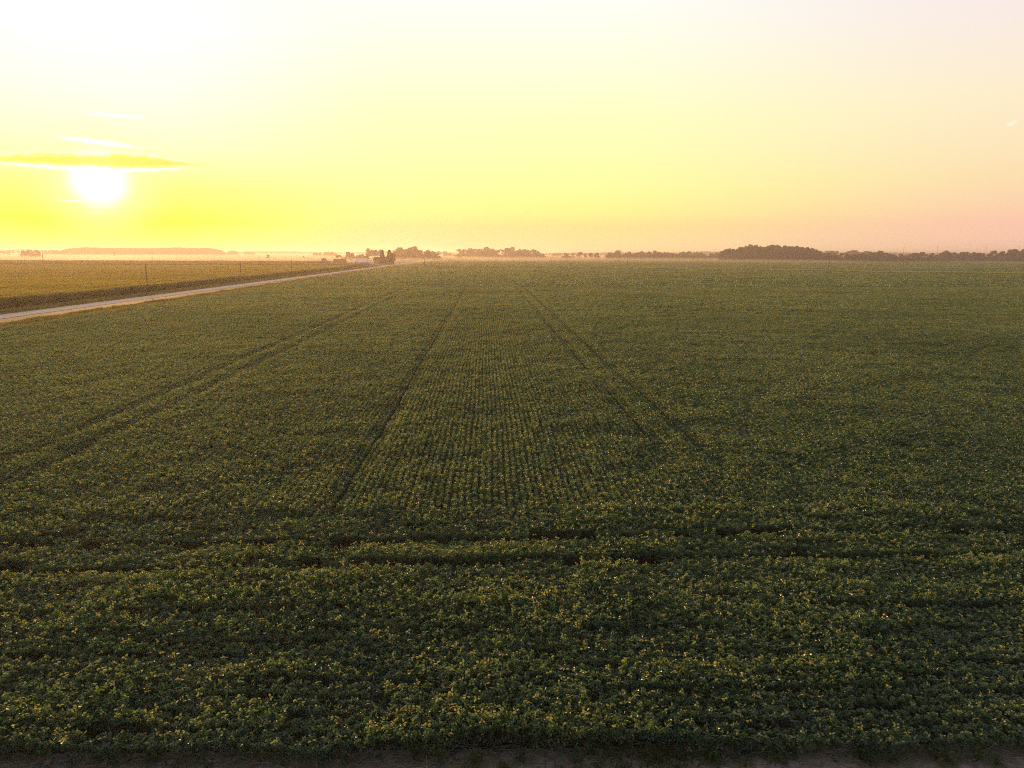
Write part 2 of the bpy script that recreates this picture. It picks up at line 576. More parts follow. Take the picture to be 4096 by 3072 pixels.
def scatter(name, meshes, pos, rot, scl, idx, label, cat):
    """one object of uncountable growth: meshes spread over points by geometry nodes"""
    pos = np.asarray(pos, np.float32)
    n = len(pos)
    lib = bpy.data.collections.new(name + '_kinds')
    for i, me in enumerate(meshes):
        lib.objects.link(bpy.data.objects.new('%s_kind_%02d' % (name, i), me))
    me = bpy.data.meshes.new(name)
    me.vertices.add(n)
    me.vertices.foreach_set('co', pos.reshape(-1))
    for nm, ty, arr in (('rot', 'FLOAT_VECTOR', rot), ('scl', 'FLOAT_VECTOR', scl)):
        a = me.attributes.new(nm, ty, 'POINT')
        a.data.foreach_set('vector', np.asarray(arr, np.float32).reshape(-1))
    a = me.attributes.new('idx', 'INT', 'POINT')
    a.data.foreach_set('value', np.asarray(idx, np.int32))
    o = bpy.data.objects.new(name, me)
    COL.objects.link(o)
    ng = bpy.data.node_groups.new(name + '_scatter', 'GeometryNodeTree')
    ng.interface.new_socket('Geometry', in_out='INPUT', socket_type='NodeSocketGeometry')
    ng.interface.new_socket('Geometry', in_out='OUTPUT', socket_type='NodeSocketGeometry')
    N, Lk = ng.nodes, ng.links
    gi, go = N.new('NodeGroupInput'), N.new('NodeGroupOutput')
    ip = N.new('GeometryNodeInstanceOnPoints')
    ci = N.new('GeometryNodeCollectionInfo')
    ci.inputs['Collection'].default_value = lib
    ci.inputs['Separate Children'].default_value = True
    ci.inputs['Reset Children'].default_value = True

    def attr(nm, ty):
        q = N.new('GeometryNodeInputNamedAttribute')
        q.data_type = ty
        q.inputs['Name'].default_value = nm
        return q.outputs[0]
    Lk.new(gi.outputs[0], ip.inputs['Points'])
    Lk.new(ci.outputs[0], ip.inputs['Instance'])
    ip.inputs['Pick Instance'].default_value = True
    Lk.new(attr('idx', 'INT'), ip.inputs['Instance Index'])
    e2r = N.new('FunctionNodeEulerToRotation')
    Lk.new(attr('rot', 'FLOAT_VECTOR'), e2r.inputs[0])
    Lk.new(e2r.outputs[0], ip.inputs['Rotation'])
    Lk.new(attr('scl', 'FLOAT_VECTOR'), ip.inputs['Scale'])
    Lk.new(ip.outputs[0], go.inputs[0])
    md = o.modifiers.new('scatter', 'NODES')
    md.node_group = ng
    return tag(o, label, cat, kind='stuff')


def sheet(name, pts, z, mat, kind='structure'):
    me = bpy.data.meshes.new(name)
    me.from_pydata([(p[0], p[1], z) for p in pts], [], [tuple(range(len(pts)))])
    me.materials.append(mat)
    o = bpy.data.objects.new(name, me)
    COL.objects.link(o)
    if kind:
        o['kind'] = kind
    return o


# ------------------------------------------------------------------ ground
FAR = 9000
sheet('ground', [(-FAR, -300), (FAR, -300), (FAR, FAR), (-FAR, FAR)], 0.0, LANDM)
ROW = .76
FIELD_X0, FIELD_Y0, HEAD_END = -85.0, 17.4, 35.4
ROAD_X0, ROAD_X1 = -107.6, -101.2
CORN_X = -118.5
END_PTS = [at(1500, 625), at(2600, 622), at(3000, 588), at(3250, 566), at(3600, 505), at(4096, 500), at(4700, 500)]
EX = np.array([-400] + [p.x for p in END_PTS])
EY = np.array([625] + [p.y for p in END_PTS])


def field_end(x):
    return np.interp(x, EX, EY)


sheet('field_soil', [(FIELD_X0, FIELD_Y0 - .6)] + [(500, FIELD_Y0 - .6)]
      + [(x, y) for x, y in list(zip(EX, EY))[:0:-1]] + [(FIELD_X0, 625)], .02, SOIL)
sheet('bare_strip', [(-400, 6), (400, 6), (120, FIELD_Y0 - 1.2), (-120, FIELD_Y0 + 2.6), (-400, FIELD_Y0 + 2.6)], .03, DIRT)
sheet('road', [(ROAD_X0, 0), (ROAD_X1, 0), (ROAD_X1, 3000), (ROAD_X0, 3000)], .10, ROAD)
sheet('verge', [(CORN_X, -50), (FIELD_X0 - .3, -50), (FIELD_X0 - .3, 3000), (CORN_X, 3000)], .05, VERGE)
sheet('corn_soil', [(-1500, 30), (CORN_X, 30), (CORN_X, 960), (-1500, 960)], .03, SOIL)

# ------------------------------------------------------------------ soybean field
TRAMS = [(k * ROW, s_, y_) for k, s_, y_ in ((-10.5, 1.0, 0), (15.5, .9, 44), (19.5, 1.0, 42), (-40.5, 1.0, 0), (-36.5, .9, 0), (75.5, .9, 70), (79.5, 1.0, 62),
                                             (-98.5, .6, 0), (-94.5, .6, 0), (134.5, .6, 0), (138.5, .6, 0))]


def visible(x, y, margin=.84, extra=9):
    """wider than the picture, so that a step to the side still sees a full field"""
    return np.abs(x - y * .036) < y * margin + extra


def soy_points(y0, y1, seg, headland=False):
    P, S, Rz = [], [], []
    r = np.random.default_rng(int(y0 * 7 + 3))
    if headland:
        rows = np.arange(y0 + ROW / 2, y1, ROW)
        for k, yy in enumerate(rows):
            xs = np.arange(-60, 64, seg) + r.uniform(0, seg)
            yy = yy - .016 * xs * (1 - k / len(rows))
            ys = yy + r.normal(0, .05, len(xs)) + .34 * (vnoise(xs, k * 2.3 + 0 * xs, 5.0, 77) - .5)
            h = .74 + .36 * vnoise(xs, ys + 200, 2.4, 5) + .22 * vnoise(xs, ys, 6.5, 8) + .22 * (vnoise(xs, k * 91.0 + 0 * xs, 9.0, 55) - .5) + r.normal(0, .05, len(xs))
            keep = np.ones(len(xs), bool)
            w = np.ones(len(xs))
            # two wheel tracks run across the headland
            for ty, st in ((29.3, 1.0), (31.9, 1.0)):
                dd = ys - (ty + .25 * np.sin(xs * .11))
                nr = np.abs(dd) < .62
                lim = st * np.clip(.35 + .9 * vnoise(xs, ys, 5.0, 9), 0, 1)
                keep &= ~(nr & (np.abs(dd) < .30) & (r.random(len(xs)) < lim * .55))
                w = np.where(nr, .98 - .26 * lim, w)
                ys = np.where(nr, ys + np.sign(dd) * .12 * lim, ys)
            keep &= (vnoise(xs, ys * 1.7, 1.3, 21) < .985) | (k < 3)          # ragged clumps and holes
            P.append(np.stack([xs, ys, np.zeros(len(xs))], 1)[keep])
            S.append(np.stack([w * .95, np.ones(len(xs)), h * (.6 + .4 * w)], 1)[keep])
            Rz.append((math.pi / 2 + math.pi * r.integers(0, 2, len(xs)))[keep])
        return np.concatenate(P), np.concatenate(S), np.concatenate(Rz)
    xmax = min(y1 * .90 + 12, 560)
    rows = np.arange(math.ceil(max(FIELD_X0 + .4, -y1 * .84 - 9) / ROW) * ROW, xmax, ROW)
    for k, xx in enumerate(rows):
        ys = np.arange(y0, y1, seg) + r.uniform(0, seg) - seg / 2
        ys = ys[(ys >= y0 + seg * .3) & (ys < y1)]
        xs = np.full(len(ys), xx) + .07 * np.sin(ys * .13) + r.normal(0, .02, len(ys))
        h = .90 + .20 * vnoise(xs, ys, 3.0, 5) + .12 * vnoise(xs, ys, 14, 6) + r.normal(0, .04, len(ys))
        keep = visible(xs, ys) & (ys < field_end(xs) - 1)
        w = np.full(len(ys), 1.0)
        for tx, st, ty0 in TRAMS:
            if abs(xx - tx) > 1.4:
                continue
            dd = xx - tx
            if abs(dd) > .5:
                continue
            q = st * np.clip(.50 + .85 * vnoise(xs * 0 + tx * 9, ys, 15.0, 9), 0, 1) * np.clip((ys - ty0) / 5, 0, 1)
            w = 1.0 - .17 * q
            h = h * (1 - .15 * q)
            xs = xs + np.sign(dd) * .05 * q
        keep &= ~((vnoise(xs, ys, 1.4, 31) > .98) & (r.random(len(ys)) < .7))
        P.append(np.stack([xs, ys, np.zeros(len(ys))], 1)[keep])
        S.append(np.stack([w, np.ones(len(ys)), h], 1)[keep])
        Rz.append((math.pi * r.integers(0, 2, len(ys)))[keep])
    return np.concatenate(P), np.concatenate(S), np.concatenate(Rz)


def plant(name, meshes, pts, label, cat='crop'):
    P, S, Rz = pts
    n = len(P)
    rot = np.zeros((n, 3))
    rot[:, 2] = Rz
    rot[:, :2] = RNG.normal(0, .03, (n, 2))
    return scatter(name, meshes, P, rot, S, RNG.integers(0, len(meshes), n), label, cat)


near_tiles = [soy_tile('soybean_row_%d' % i, 1.3, ROW / 2, 200, .095, rows=2, seed=i) for i in range(10)]
mid_tiles = [soy_tile('soybean_run_%d' % i, 3.3, ROW / 2, 250, .145, rows=2, seed=40 + i) for i in range(8)]
far_tiles = [soy_tile('soybean_block_%d' % i, 6.6, ROW / 2, 330, .40, rows=12, seed=70 + i) for i in range(6)]
plant('soybean_headland', near_tiles, soy_points(FIELD_Y0 + .1, HEAD_END, 1.15, True),
      'dark green soybean rows running crosswise along the near edge of the field')
plant('soybean_crop', near_tiles, soy_points(HEAD_END - .45, 165, 1.15),
      'green soybean rows running away from the crosswise headland rows')
plant('soybean_crop', mid_tiles, soy_points(165, 285, 3.0),
      'hazy middle of the soybean field where rows close into a green sheet')


def block_points(y0, y1, seg, wid, xlo, xhi, ok, hmul=1.0, base=0.0, seed=1):
    r = np.random.default_rng(seed)
    xs, ys = np.meshgrid(np.arange(xlo, xhi, wid), np.arange(y0, y1, seg))
    xs, ys = xs.ravel() + r.normal(0, .05, xs.size), ys.ravel() + r.normal(0, .1, ys.size)
    k = ok(xs, ys)
    xs, ys = xs[k], ys[k]
    h = hmul * (.92 + .16 * vnoise(xs, ys, 25, 6) + r.normal(0, .03, len(xs)))
    return (np.stack([xs, ys, np.full(len(xs), base)], 1), np.stack([np.ones(len(xs)), np.ones(len(xs)), h], 1),
            math.pi * r.integers(0, 2, len(xs)))


plant('soybean_crop', far_tiles, block_points(288, 640, 6.4, ROW * 6, FIELD_X0 + 2.4, 560,
      lambda x, y: visible(x, y) & (y < field_end(x) - 3)),
      'far end of the soybean field fading into haze before the utility poles')
big_tiles = [soy_tile('soybean_patch_%d' % i, 13, ROW / 2, 420, .62, rows=34, seed=90 + i) for i in range(5)]
plant('soybean_crop', big_tiles, block_points(668, 1395, 12.6, ROW * 17, FIELD_X0 + 8, 1400,
      lambda x, y: visible(x, y, .86, 20) & (np.abs(y - 1040) > 7) & (x > FIELD_X0 + 6) & (y < np.where(x > 120, 1400, 1125)), seed=4),
      'misty green field beyond the pole line and before the tree lines')
plant('soybean_crop', big_tiles, block_points(505, 660, 12.6, ROW * 17, 60, 620,
      lambda x, y: visible(x, y, .86, 20) & (y > field_end(x) + 13) & (y < 662), seed=5),
      'wedge of green crop beyond the pale grass strip on the right')

# ------------------------------------------------------------------ corn
corn_near = [corn_tile('corn_rows_%d' % i, 4, 3.0, .2, 7, .085, seed=i) for i in range(5)]
corn_far = [corn_tile('corn_block_%d' % i, 8, 6.0, .5, 6, .20, seed=20 + i) for i in range(4)]
plant('corn_crop', corn_near, block_points(70, 330, 3.0, 3.04, CORN_X - 1.6 - 3.04 * 90, CORN_X - 1.5,
      lambda x, y: visible(x, y, .86, 12), seed=2), 'tall green corn standing beyond the pale road on the left')
plant('corn_crop', corn_far, block_points(333, 640, 6.0, 6.08, CORN_X - 3.1 - 6.08 * 80, CORN_X - 3,
      lambda x, y: visible(x, y, .86, 12), seed=3), 'golden hazy far part of the corn field left of the road')
corn_dark = [corn_tile('dark_corn_block_%d' % i, 8, 6.0, .5, 6, .20, seed=30 + i, mat=CORN2) for i in range(3)]
plant('corn_crop', corn_dark, block_points(656, 905, 6.0, 6.08, CORN_X - 3.1 - 6.08 * 120, CORN_X - 3,
      lambda x, y: visible(x, y, .86, 12) & ~((x > -190) & (y > 742)), hmul=1.18, seed=8),
      'darker second corn field behind the dark seam across the left field')

# ------------------------------------------------------------------ grass, straw
grass_t = [tuft_mesh('grass_tuft_%d' % i, 34, .42, .16, GRASS, seed=i, w=.018) for i in range(5)]
r = np.random.default_rng(5)


def strip_points(fn, n, ymax, seed, smin, smax):
    r = np.random.default_rng(seed)
    y = 60 + (ymax - 60) * r.random(n) ** 1.6
    x = fn(r.random(n), y, r)
    P = np.stack([x, y, np.full(n, .04)], 1)
    s = r.uniform(smin, smax, n) * (1 + y / 420)
    edge = np.clip(np.minimum(np.abs(x - ROAD_X0), np.abs(x - ROAD_X1)) / 4.0, .12, 1)
    h = s * (.25 + .7 * vnoise(x * 2, y, 7, 3)) * edge
    return P, np.stack([s, s, h], 1), r.uniform(0, 6.3, n)


def both_verges(u, y, r):
    a = FIELD_X0 - .2 - u ** 1.3 * 9.5
    b = ROAD_X0 - .4 - u ** .8 * 6.3
    return np.where(r.random(len(u)) < .5, a, b)


plant('verge_grass', grass_t, strip_points(both_verges, 30000, 760, 3, .8, 1.3),
      'yellow green grass growing on both verges of the pale road', 'grass')


def lane_points(n, seed):
    r = np.random.default_rng(seed)
    u = r.random(n)
    x = np.where(u < .45, r.uniform(-560, -118, n), r.uniform(-90, 560, n))
    y = np.where(x > 60, field_end(x) + r.uniform(1, 11, n), r.uniform(641, 654, n))
    k = (u > .72) & (x > 0)
    y = np.where(k, r.uniform(662, 667, n), y)
    P = np.stack([x, y, np.full(n, .03)], 1)
    s = r.uniform(2.0, 3.6, n)
    return P, np.stack([s, s, np.where(x > 130, 3.9, 1.3) * (.7 + .5 * vnoise(x, y, 30, 3))], 1), r.uniform(0, 6.3, n)


lane_t = [tuft_mesh('lane_tuft_%d' % i, 44, .42, .2, PALE, seed=80 + i, w=.05) for i in range(4)]
plant('lane_grass', lane_t, lane_points(32000, 9), 'pale strips of grass along the lane at the far field ends', 'grass')

# bare strip in front: straw, low grass
straw = MB()
for i in range(2600):
    x = r.uniform(-22, 24)
    y = (r.uniform(13, 19.3) if r.random() < .6 else r.normal(18.0, .35)) - .016 * x
    if y < 17 and r.random() < .5:
        continue
    a = r.normal(0, .45) if r.random() < .7 else r.uniform(0, 3.1)
    L = r.uniform(.12, .62)
    d = np.array([math.cos(a), math.sin(a), r.normal(0, .05)]) * L / 2
    c = np.array([x, y, .05 + r.uniform(0, .03)])
    q = r.uniform(.005, .012)
    straw.tube(c - d, c + d, q, q * .8, 4, r.random())
tag(straw.build('straw_litter', STRAW), 'dry straw and stalk litter on the bare soil strip', 'straw', kind='stuff')
clods = MB()
for i in range(2600):
    x = r.uniform(-22, 24)
    y = r.uniform(13.5, 18.3) - .016 * x
    q = r.uniform(.012, .05) * (1.6 if r.random() < .06 else 1)
    c = np.array([x, y, .03 + q * .25])
    vs = [c + np.array(v) * q * r.uniform(.65, 1.3) for v in ((1, 0, 0), (0, 1, 0), (-1, 0, 0), (0, -1, 0), (0, 0, .75), (0, 0, -.6))]
    clods.add(vs, [(0, 1, 4), (1, 2, 4), (2, 3, 4), (3, 0, 4), (1, 0, 5), (2, 1, 5), (3, 2, 5), (0, 3, 5)])
tag(clods.build('soil_clods', DIRT), 'loose clods of dry soil on the bare strip', 'soil', kind='stuff')
low_t = [tuft_mesh('low_tuft_%d' % i, 20, .16, .10, WEED, seed=60 + i, w=.012) for i in range(4)]
n = 4200
x, y = r.uniform(-24, 26, n), r.uniform(13, 18.6, n)
k = vnoise(x, y * 2, 1.6, 14) * (1.25 - .12 * (y - 13)) > .42
x, y = x[k], y[k]
s = r.uniform(.6, 1.5, len(x))
plant('low_grass', low_t, (np.stack([x, y, np.full(len(x), .03)], 1), np.stack([s, s, s], 1), r.uniform(0, 6.3, len(x))),
      'sparse low grass and seedlings on the bare soil strip', 'grass')


# ------------------------------------------------------------------ trees
def crown_mesh(name, kind, seed):
    """leaf sprays spread through the volume of a crown one metre wide at most and one metre tall (trunk included)"""
    r = np.random.default_rng(seed)
    C, Rd = [], []
    if kind == 'edge':        # leafy to the ground
        for i in range(15):
            z = .07 + .80 * (i + r.random()) / 15
            w = .31 * math.sqrt(max(.05, 1 - ((z - .40) / .56) ** 2))
            a = r.uniform(0, 6.3)
            q = w * math.sqrt(r.random())
            C.append((math.cos(a) * q, math.sin(a) * q, z)); Rd.append(r.uniform(.11, .19))
    elif kind == 'round':
        for i in range(13):
            z = r.uniform(.36, .86)
            w = .31 * math.sqrt(max(.05, 1 - ((z - .60) / .36) ** 2))
            a = r.uniform(0, 6.3)
            q = w * math.sqrt(r.random())
            C.append((math.cos(a) * q, math.sin(a) * q, z)); Rd.append(r.uniform(.10, .17))
    elif kind == 'tall':
        for i in range(12):
            z = r.uniform(.24, .90)
            w = .17 * math.sqrt(max(.05, 1 - ((z - .55) / .45) ** 2))
            a = r.uniform(0, 6.3)
            q = w * math.sqrt(r.random())
            C.append((math.cos(a) * q, math.sin(a) * q, z)); Rd.append(r.uniform(.08, .14))
    elif kind == 'sparse':
        for i in range(10):
            z = r.uniform(.34, .92)
            a = r.uniform(0, 6.3)
            q = .30 * math.sqrt(r.random()) * (1.15 - .5 * z)
            C.append((math.cos(a) * q, math.sin(a) * q, z)); Rd.append(r.uniform(.06, .11))
    elif kind == 'bush':
        for i in range(9):
            a = r.uniform(0, 6.3)
            q = .42 * math.sqrt(r.random())
            z = r.uniform(.2, .72) * (1 - q * .6)
            C.append((math.cos(a) * q, math.sin(a) * q, z)); Rd.append(r.uniform(.16, .28))
    per = {'edge': 95, 'round': 85, 'tall': 75, 'sparse': 60, 'bush': 60}[kind]
    qs = {'edge': .055, 'round': .052, 'tall': .045, 'sparse': .040, 'bush': .085}[kind]
    V, lv = [], []
    for c, rd in zip(C, Rd):
        d = unit(r.normal(0, 1, (per, 3)))
        rr = rd * r.uniform(.35, 1.08, per) ** .6
        p = np.array(c) + d * rr[:, None] * (1, 1, .85)
        p[:, 2] = np.clip(p[:, 2], .02, 1.0)
        nn = unit(d * .6 + r.normal(0, .6, (per, 3)) + (0, 0, .4))
        t1 = unit(np.cross(nn, r.normal(0, 1, (per, 3))))
        t2 = np.cross(nn, t1)
        s1 = (qs * r.uniform(.5, 1.15, per))[:, None]
        s2 = (qs * r.uniform(.35, .8, per))[:, None]
        V.append(np.stack([p - t1 * s1, p - t2 * s2, p + t1 * s1, p + t2 * s2], 1))
        base = r.normal(.5, .16)
        lv.append(np.clip(r.normal(base, .16, per), 0, 1))
    return quads_mesh(name, np.concatenate(V), np.concatenate(lv), TREE)


def trunk_mesh(name, seed, spread=.26, low=.18, th=.022, n=7, topz=.72):
    r = np.random.default_rng(seed)
    b = MB()
    p = Vector((0, 0, -.01))
    pts = [(p, th * 1.35)]
    for i in range(1, 5):
        p = Vector((r.normal(0, .012), r.normal(0, .012), topz * i / 4))
        pts.append((p, th * (1 - .2 * i)))
    for (a, ra), (c, rc) in zip(pts, pts[1:]):
        b.tube(a, c, ra, rc, 7)
    for i in range(n):
        z = low + (topz - low) * (i + .3) / n
        a = i * 2.4 + r.uniform(-.4, .4)
        s = Vector((0, 0, z))
        L = spread * r.uniform(.7, 1.1)
        m_ = s + Vector((math.cos(a) * L * .55, math.sin(a) * L * .55, L * .45))
        e_ = s + Vector((math.cos(a) * L, math.sin(a) * L, L * 1.0))
        b.tube(s, m_, th * .45, th * .3, 5)
        b.tube(m_, e_, th * .3, th * .08, 5)
    return b.mesh(name, BARK)


def spruce_mesh(name, seed):
    r = np.random.default_rng(seed)
    V, lv = [], []
    levels = 17
    for k in range(levels):
        z = .06 + .90 * k / levels
        rad = .235 * (1 - (z - .03)) ** .85 * r.uniform(.85, 1.1) + .012
        nb = 11 if k < 12 else 7
        for j in range(nb):
            a = 2 * math.pi * (j + r.random() * .8) / nb
            L = rad * r.uniform(.75, 1.15)
            d = np.array([math.cos(a), math.sin(a), 0])
            s = np.array([-d[1], d[0], 0])
            for q in range(5):
                u = (q + .6) / 5
                c = d * L * u + np.array([0, 0, z + .02 - .05 * u * u * 1.6 + r.normal(0, .004)])
                for sg in (1, -1):
                    e = c + s * sg * .045 * (1.15 - u * .6) + d * .03 + np.array([0, 0, -.022 + r.normal(0, .008)])
                    w = d * .014 + np.array([0, 0, .007])
                    V.append([c - w, e, c + w * 1.6, c + (0, 0, .012)])
                    lv.append(r.normal(.5, .2))
    return quads_mesh(name, np.array(V), np.clip(np.array(lv), 0, 1), NEEDLE)


KINDS = {
    'edge': [(crown_mesh('edge_crown', 'edge', i), trunk_mesh('edge_trunk', i, .22, .12)) for i in range(5)],
    'round': [(crown_mesh('round_crown', 'round', 10 + i), trunk_mesh('round_trunk', 10 + i, .26, .3)) for i in range(5)],
    'tall': [(crown_mesh('tall_crown', 'tall', 20 + i), trunk_mesh('tall_trunk', 20 + i, .16, .2, topz=.84)) for i in range(4)],
    'sparse': [(crown_mesh('sparse_crown', 'sparse', 30 + i), trunk_mesh('sparse_trunk', 30 + i, .30, .22, topz=.8, n=9)) for i in range(3)],
    'bush': [(crown_mesh('bush_crown', 'bush', 40 + i), trunk_mesh('bush_trunk', 40 + i, .30, .05, topz=.5, n=6)) for i in range(4)],
    'spruce': [(spruce_mesh('spruce_crown', 50 + i), trunk_mesh('spruce_trunk', 50 + i, .01, .1, topz=.94, n=2, th=.016)) for i in range(2)],
}
TREE_N = 0


def tree(name, kind, pos, h, label, cat='tree', group=None, wide=1.0):
    global TREE_N
    TREE_N += 1
    c, t = KINDS[kind][(TREE_N * 7 + TREE_N // 3) % len(KINDS[kind])]
    e = bpy.data.objects.new(name, None)
    COL.objects.link(e)
    e.location = pos
    e.rotation_euler = (0, 0, (TREE_N * 2.399) % 6.283)
    e.scale = (h * wide, h * wide, h)
    tag(e, label, cat, group)
    for nm, me in (('trunk', t), ('crown', c)):
        o = bpy.data.objects.new(nm, me)
        COL.objects.link(o)
        o.parent = e
    return e


ORD = ('first second third fourth fifth sixth seventh eighth ninth tenth eleventh twelfth thirteenth fourteenth fifteenth '
       'sixteenth seventeenth eighteenth nineteenth twentieth').split()
ORD += ['twenty-' + o for o in ORD[:9]] + ['thirtieth'] + ['thirty-' + o for o in ORD[:9]] + ['fortieth'] + ['forty-' + o for o in ORD[:9]]


def tree_row(name, items, d, what, where, cat, group, jitter=0.0, wide=1.0):
    """items: (column, top row, kind, width factor) in the photograph"""
    items = sorted(items)
    for i, it in enumerate(items):
        x, yt = it[0], it[1]
        kind = it[2] if len(it) > 2 else 'round'
        wf = it[3] if len(it) > 3 else 1.0
        dd = d + random.uniform(-jitter, jitter)
        h = zat(x, yt, dd) * (1.9 if name == 'field_bush' else 1.07)
        tree(name, kind, at(x, dd), h, '%s %s from the left %s' % (ORD[i], what, where), cat, group, wide * wf * 1.3)


Z5 = lambda zx, zy: (2400 + zx / 2.458, 940 + zy / 2.458)
Z4 = lambda zx, zy: (1750 + zx / 3.16, 940 + zy / 3.16)
Z3 = lambda zx, zy: (1150 + zx / 3.403, 940 + zy / 3.403)
Z6 = lambda zx, zy: (3200 + zx / 2.469, 940 + zy / 2.469)
ZL = lambda zx, zy: (zx / 7.373, 960 + zy / 7.373)


def items(Z, L):
    return [Z(a[0], a[1]) + tuple(a[2:]) for a in L]


tree_row('hedgerow_tree',
         items(Z4, [(2180, 218, 'edge')]) + items(Z5, [
             (95, 175, 'edge'), (170, 150, 'round'), (222, 185, 'edge'), (285, 165, 'edge', 1.15), (352, 175, 'tall', 1.2), (425, 160, 'edge'),
             (478, 163, 'round', .8), (548, 155, 'edge'), (610, 177, 'edge'), (655, 166, 'round'), (705, 176, 'edge'), (755, 188, 'round'),
             (815, 165, 'edge', 1.1), (877, 160, 'edge', .9), (938, 170, 'round'), (982, 170, 'edge', .9), (1022, 187, 'edge'), (1095, 180, 'edge'),
             (1150, 174, 'round')]),
         1790, 'brownish tree', 'in the hedgerow left of the dark wood', 'tree', 'hedgerow trees left of the dark wood', 12)
tree_row('field_tree', items(Z4, [(1640, 230, 'edge', 1.35), (1715, 236, 'sparse'), (1798, 215, 'round'), (1872, 240, 'round'),
                                  (1940, 224, 'round', .8), (2012, 222, 'edge')]),
         1790, 'tree', 'in the short gappy tree row right of center', 'tree', 'short gappy tree row', 10)
tree_row('grove_tree', items(Z4, [
    (285, 180, 'edge', 1.05), (345, 178, 'edge'), (395, 170, 'edge'), (440, 172, 'edge'), (490, 178, 'edge'), (545, 176, 'edge'), (600, 180, 'edge'),
    (645, 153, 'edge'), (690, 175, 'edge'), (740, 184, 'round'), (820, 184, 'sparse'), (890, 166, 'round'), (918, 166, 'edge', .9), (956, 157, 'tall', .7),
    (1005, 188, 'round'), (1060, 180, 'edge'), (1105, 180, 'edge'), (1155, 190, 'edge'), (1200, 180, 'edge'), (1245, 190, 'edge'), (1290, 216, 'edge'),
    (1342, 250, 'bush'), (1392, 264, 'sparse')]),
    2050, 'misty tree', 'in the long grove at the center of the horizon', 'tree', 'long grove at the center', 25)
tree_row('horizon_tree', items(Z4, [(10, 206, 'round'), (95, 206, 'edge'), (130, 217, 'edge'), (168, 220, 'edge'), (203, 236, 'edge')]) +
         items(Z3, [(2060, 220, 'round'), (2140, 222, 'round')]),
         2550, 'faint tree', 'in the pale clump between two groves', 'tree', 'pale clump between the groves', 25)
tree_row('roadside_tree', items(Z3, [
    (1455, 235, 'edge', .8), (1505, 178, 'edge'), (1545, 172, 'edge', 1.1), (1600, 196, 'edge'), (1645, 176, 'edge'), (1685, 157, 'edge', 1.05),
    (1735, 192, 'edge'), (1780, 205, 'edge'), (1830, 205, 'edge', 1.1), (1900, 222, 'edge'), (1945, 205, 'edge', 1.1), (2000, 228, 'edge')]),
    1470, 'large tree', 'in the brown grove behind the end of the road', 'tree', 'brown grove at the end of the road', 18)
tree_row('farm_tree', items(Z3, [(1098, 185, 'sparse', 1.1), (1120, 215, 'round', .8), (1160, 198, 'round'), (1192, 205, 'sparse'), (1225, 196, 'round')]),
         1480, 'thin crowned tree', 'behind the dark roofed farmhouse', 'tree', 'trees behind the farmhouse', 10)
for i, (zx, zy, w) in enumerate(((1290, 192, 1.15), (1387, 197, 1.5))):
    x, yt = Z3(zx, zy)
    tree('spruce_tree', 'spruce', at(x, 836), zat(x, yt, 836) * 1.04,
         ('slender dark spruce with open top beside the farmhouse', 'broad dark spruce right of the slender spruce by the farmhouse')[i], 'spruce', None, w)
x, yt = Z3(1430, 240)
tree('yard_tree', 'edge', at(x, 842), zat(x, yt, 842), 'leafy tree hugging the right side of the broad spruce', 'tree', None, .8)
tree_row('yard_bush', items(Z3, [(690, 270, 'round', 1.3), (745, 286, 'bush', .6), (795, 284, 'bush', .8), (845, 229, 'edge', 1.15), (890, 268, 'edge'),
                                 (930, 285, 'bush'), (965, 263, 'edge'), (1003, 262, 'edge'), (1045, 280, 'edge'), (1085, 280, 'edge')]),
         1350, 'low tree', 'in the belt behind the white shed', 'tree', 'tree belt behind the white shed', 10)
tree_row('barn_shrub', items(Z3, [(475, 320, 'edge'), (498, 310, 'edge', .9), (545, 343, 'bush', .7), (590, 348, 'bush', .8)]),
         985, 'dark shrub', 'beside the left end of the barn', 'shrub', 'shrubs beside the barn', 4)
tree_row('distant_tree', items(Z3, [(365, 241, 'edge'), (400, 240, 'edge'), (445, 240, 'edge'), (512, 232, 'edge'), (545, 226, 'edge'), (590, 227, 'edge'),
                                    (630, 236, 'edge'), (655, 246, 'edge')]),
         2450, 'orange tree', 'in the faint clumps left of the barn', 'tree', 'faint clumps above the barn', 20)
tree_row('meadow_tree', items(Z3, [(222, 287, 'edge', 1.1), (265, 297, 'bush', .6)]),
         1530, 'small tree', 'of the misty pair left of the barn', 'tree', 'lone misty pair', 3)
tree_row('left_tree', items(ZL, [(690, 305, 'edge', .9), (850, 290, 'edge', 1.25), (1050, 300, 'edge', 1.35), (1130, 340, 'edge', .8)]),
         1750, 'reddish tree', 'in the clump beside the crossarm pole', 'tree', 'clump beside the pole with crossarms', 8)
tree_row('left_far_tree', items(ZL, [(20, 315, 'round'), (100, 311, 'edge'), (245, 304, 'edge', 1.2), (390, 299, 'tall', 1.1), (540, 322, 'tall')]),
         2750, 'pale orange tree', 'at the far left end of the horizon', 'tree', 'pale trees at the far left', 15)
tree_row('wood_tree', items(ZL, [(1290, 322, 'tall'), (1345, 302, 'edge'), (1400, 325, 'edge'), (1475, 285, 'tall', 1.1), (1570, 292, 'edge'), (1630, 310, 'edge'),
                                 (1690, 280, 'tall', 1.2), (1770, 315, 'edge'), (1850, 308, 'edge'), (1940, 290, 'edge')]),
         2750, 'ragged tree', 'in the left tail of the long wood', 'tree', 'ragged tail of the distant wood', 15)
tree('meadow_tree', 'edge', at(456, 2300), zat(456, 1006, 2300), 'small round lone tree in front of the long distant wood', 'tree', None, 1.0)
tree('meadow_tree', 'sparse', at(1071, 1250), zat(1071, 1017, 1250), 'lone ragged half bare tree standing in the misty field', 'tree', None, 1.35)
x, yt = Z3(615, 304)
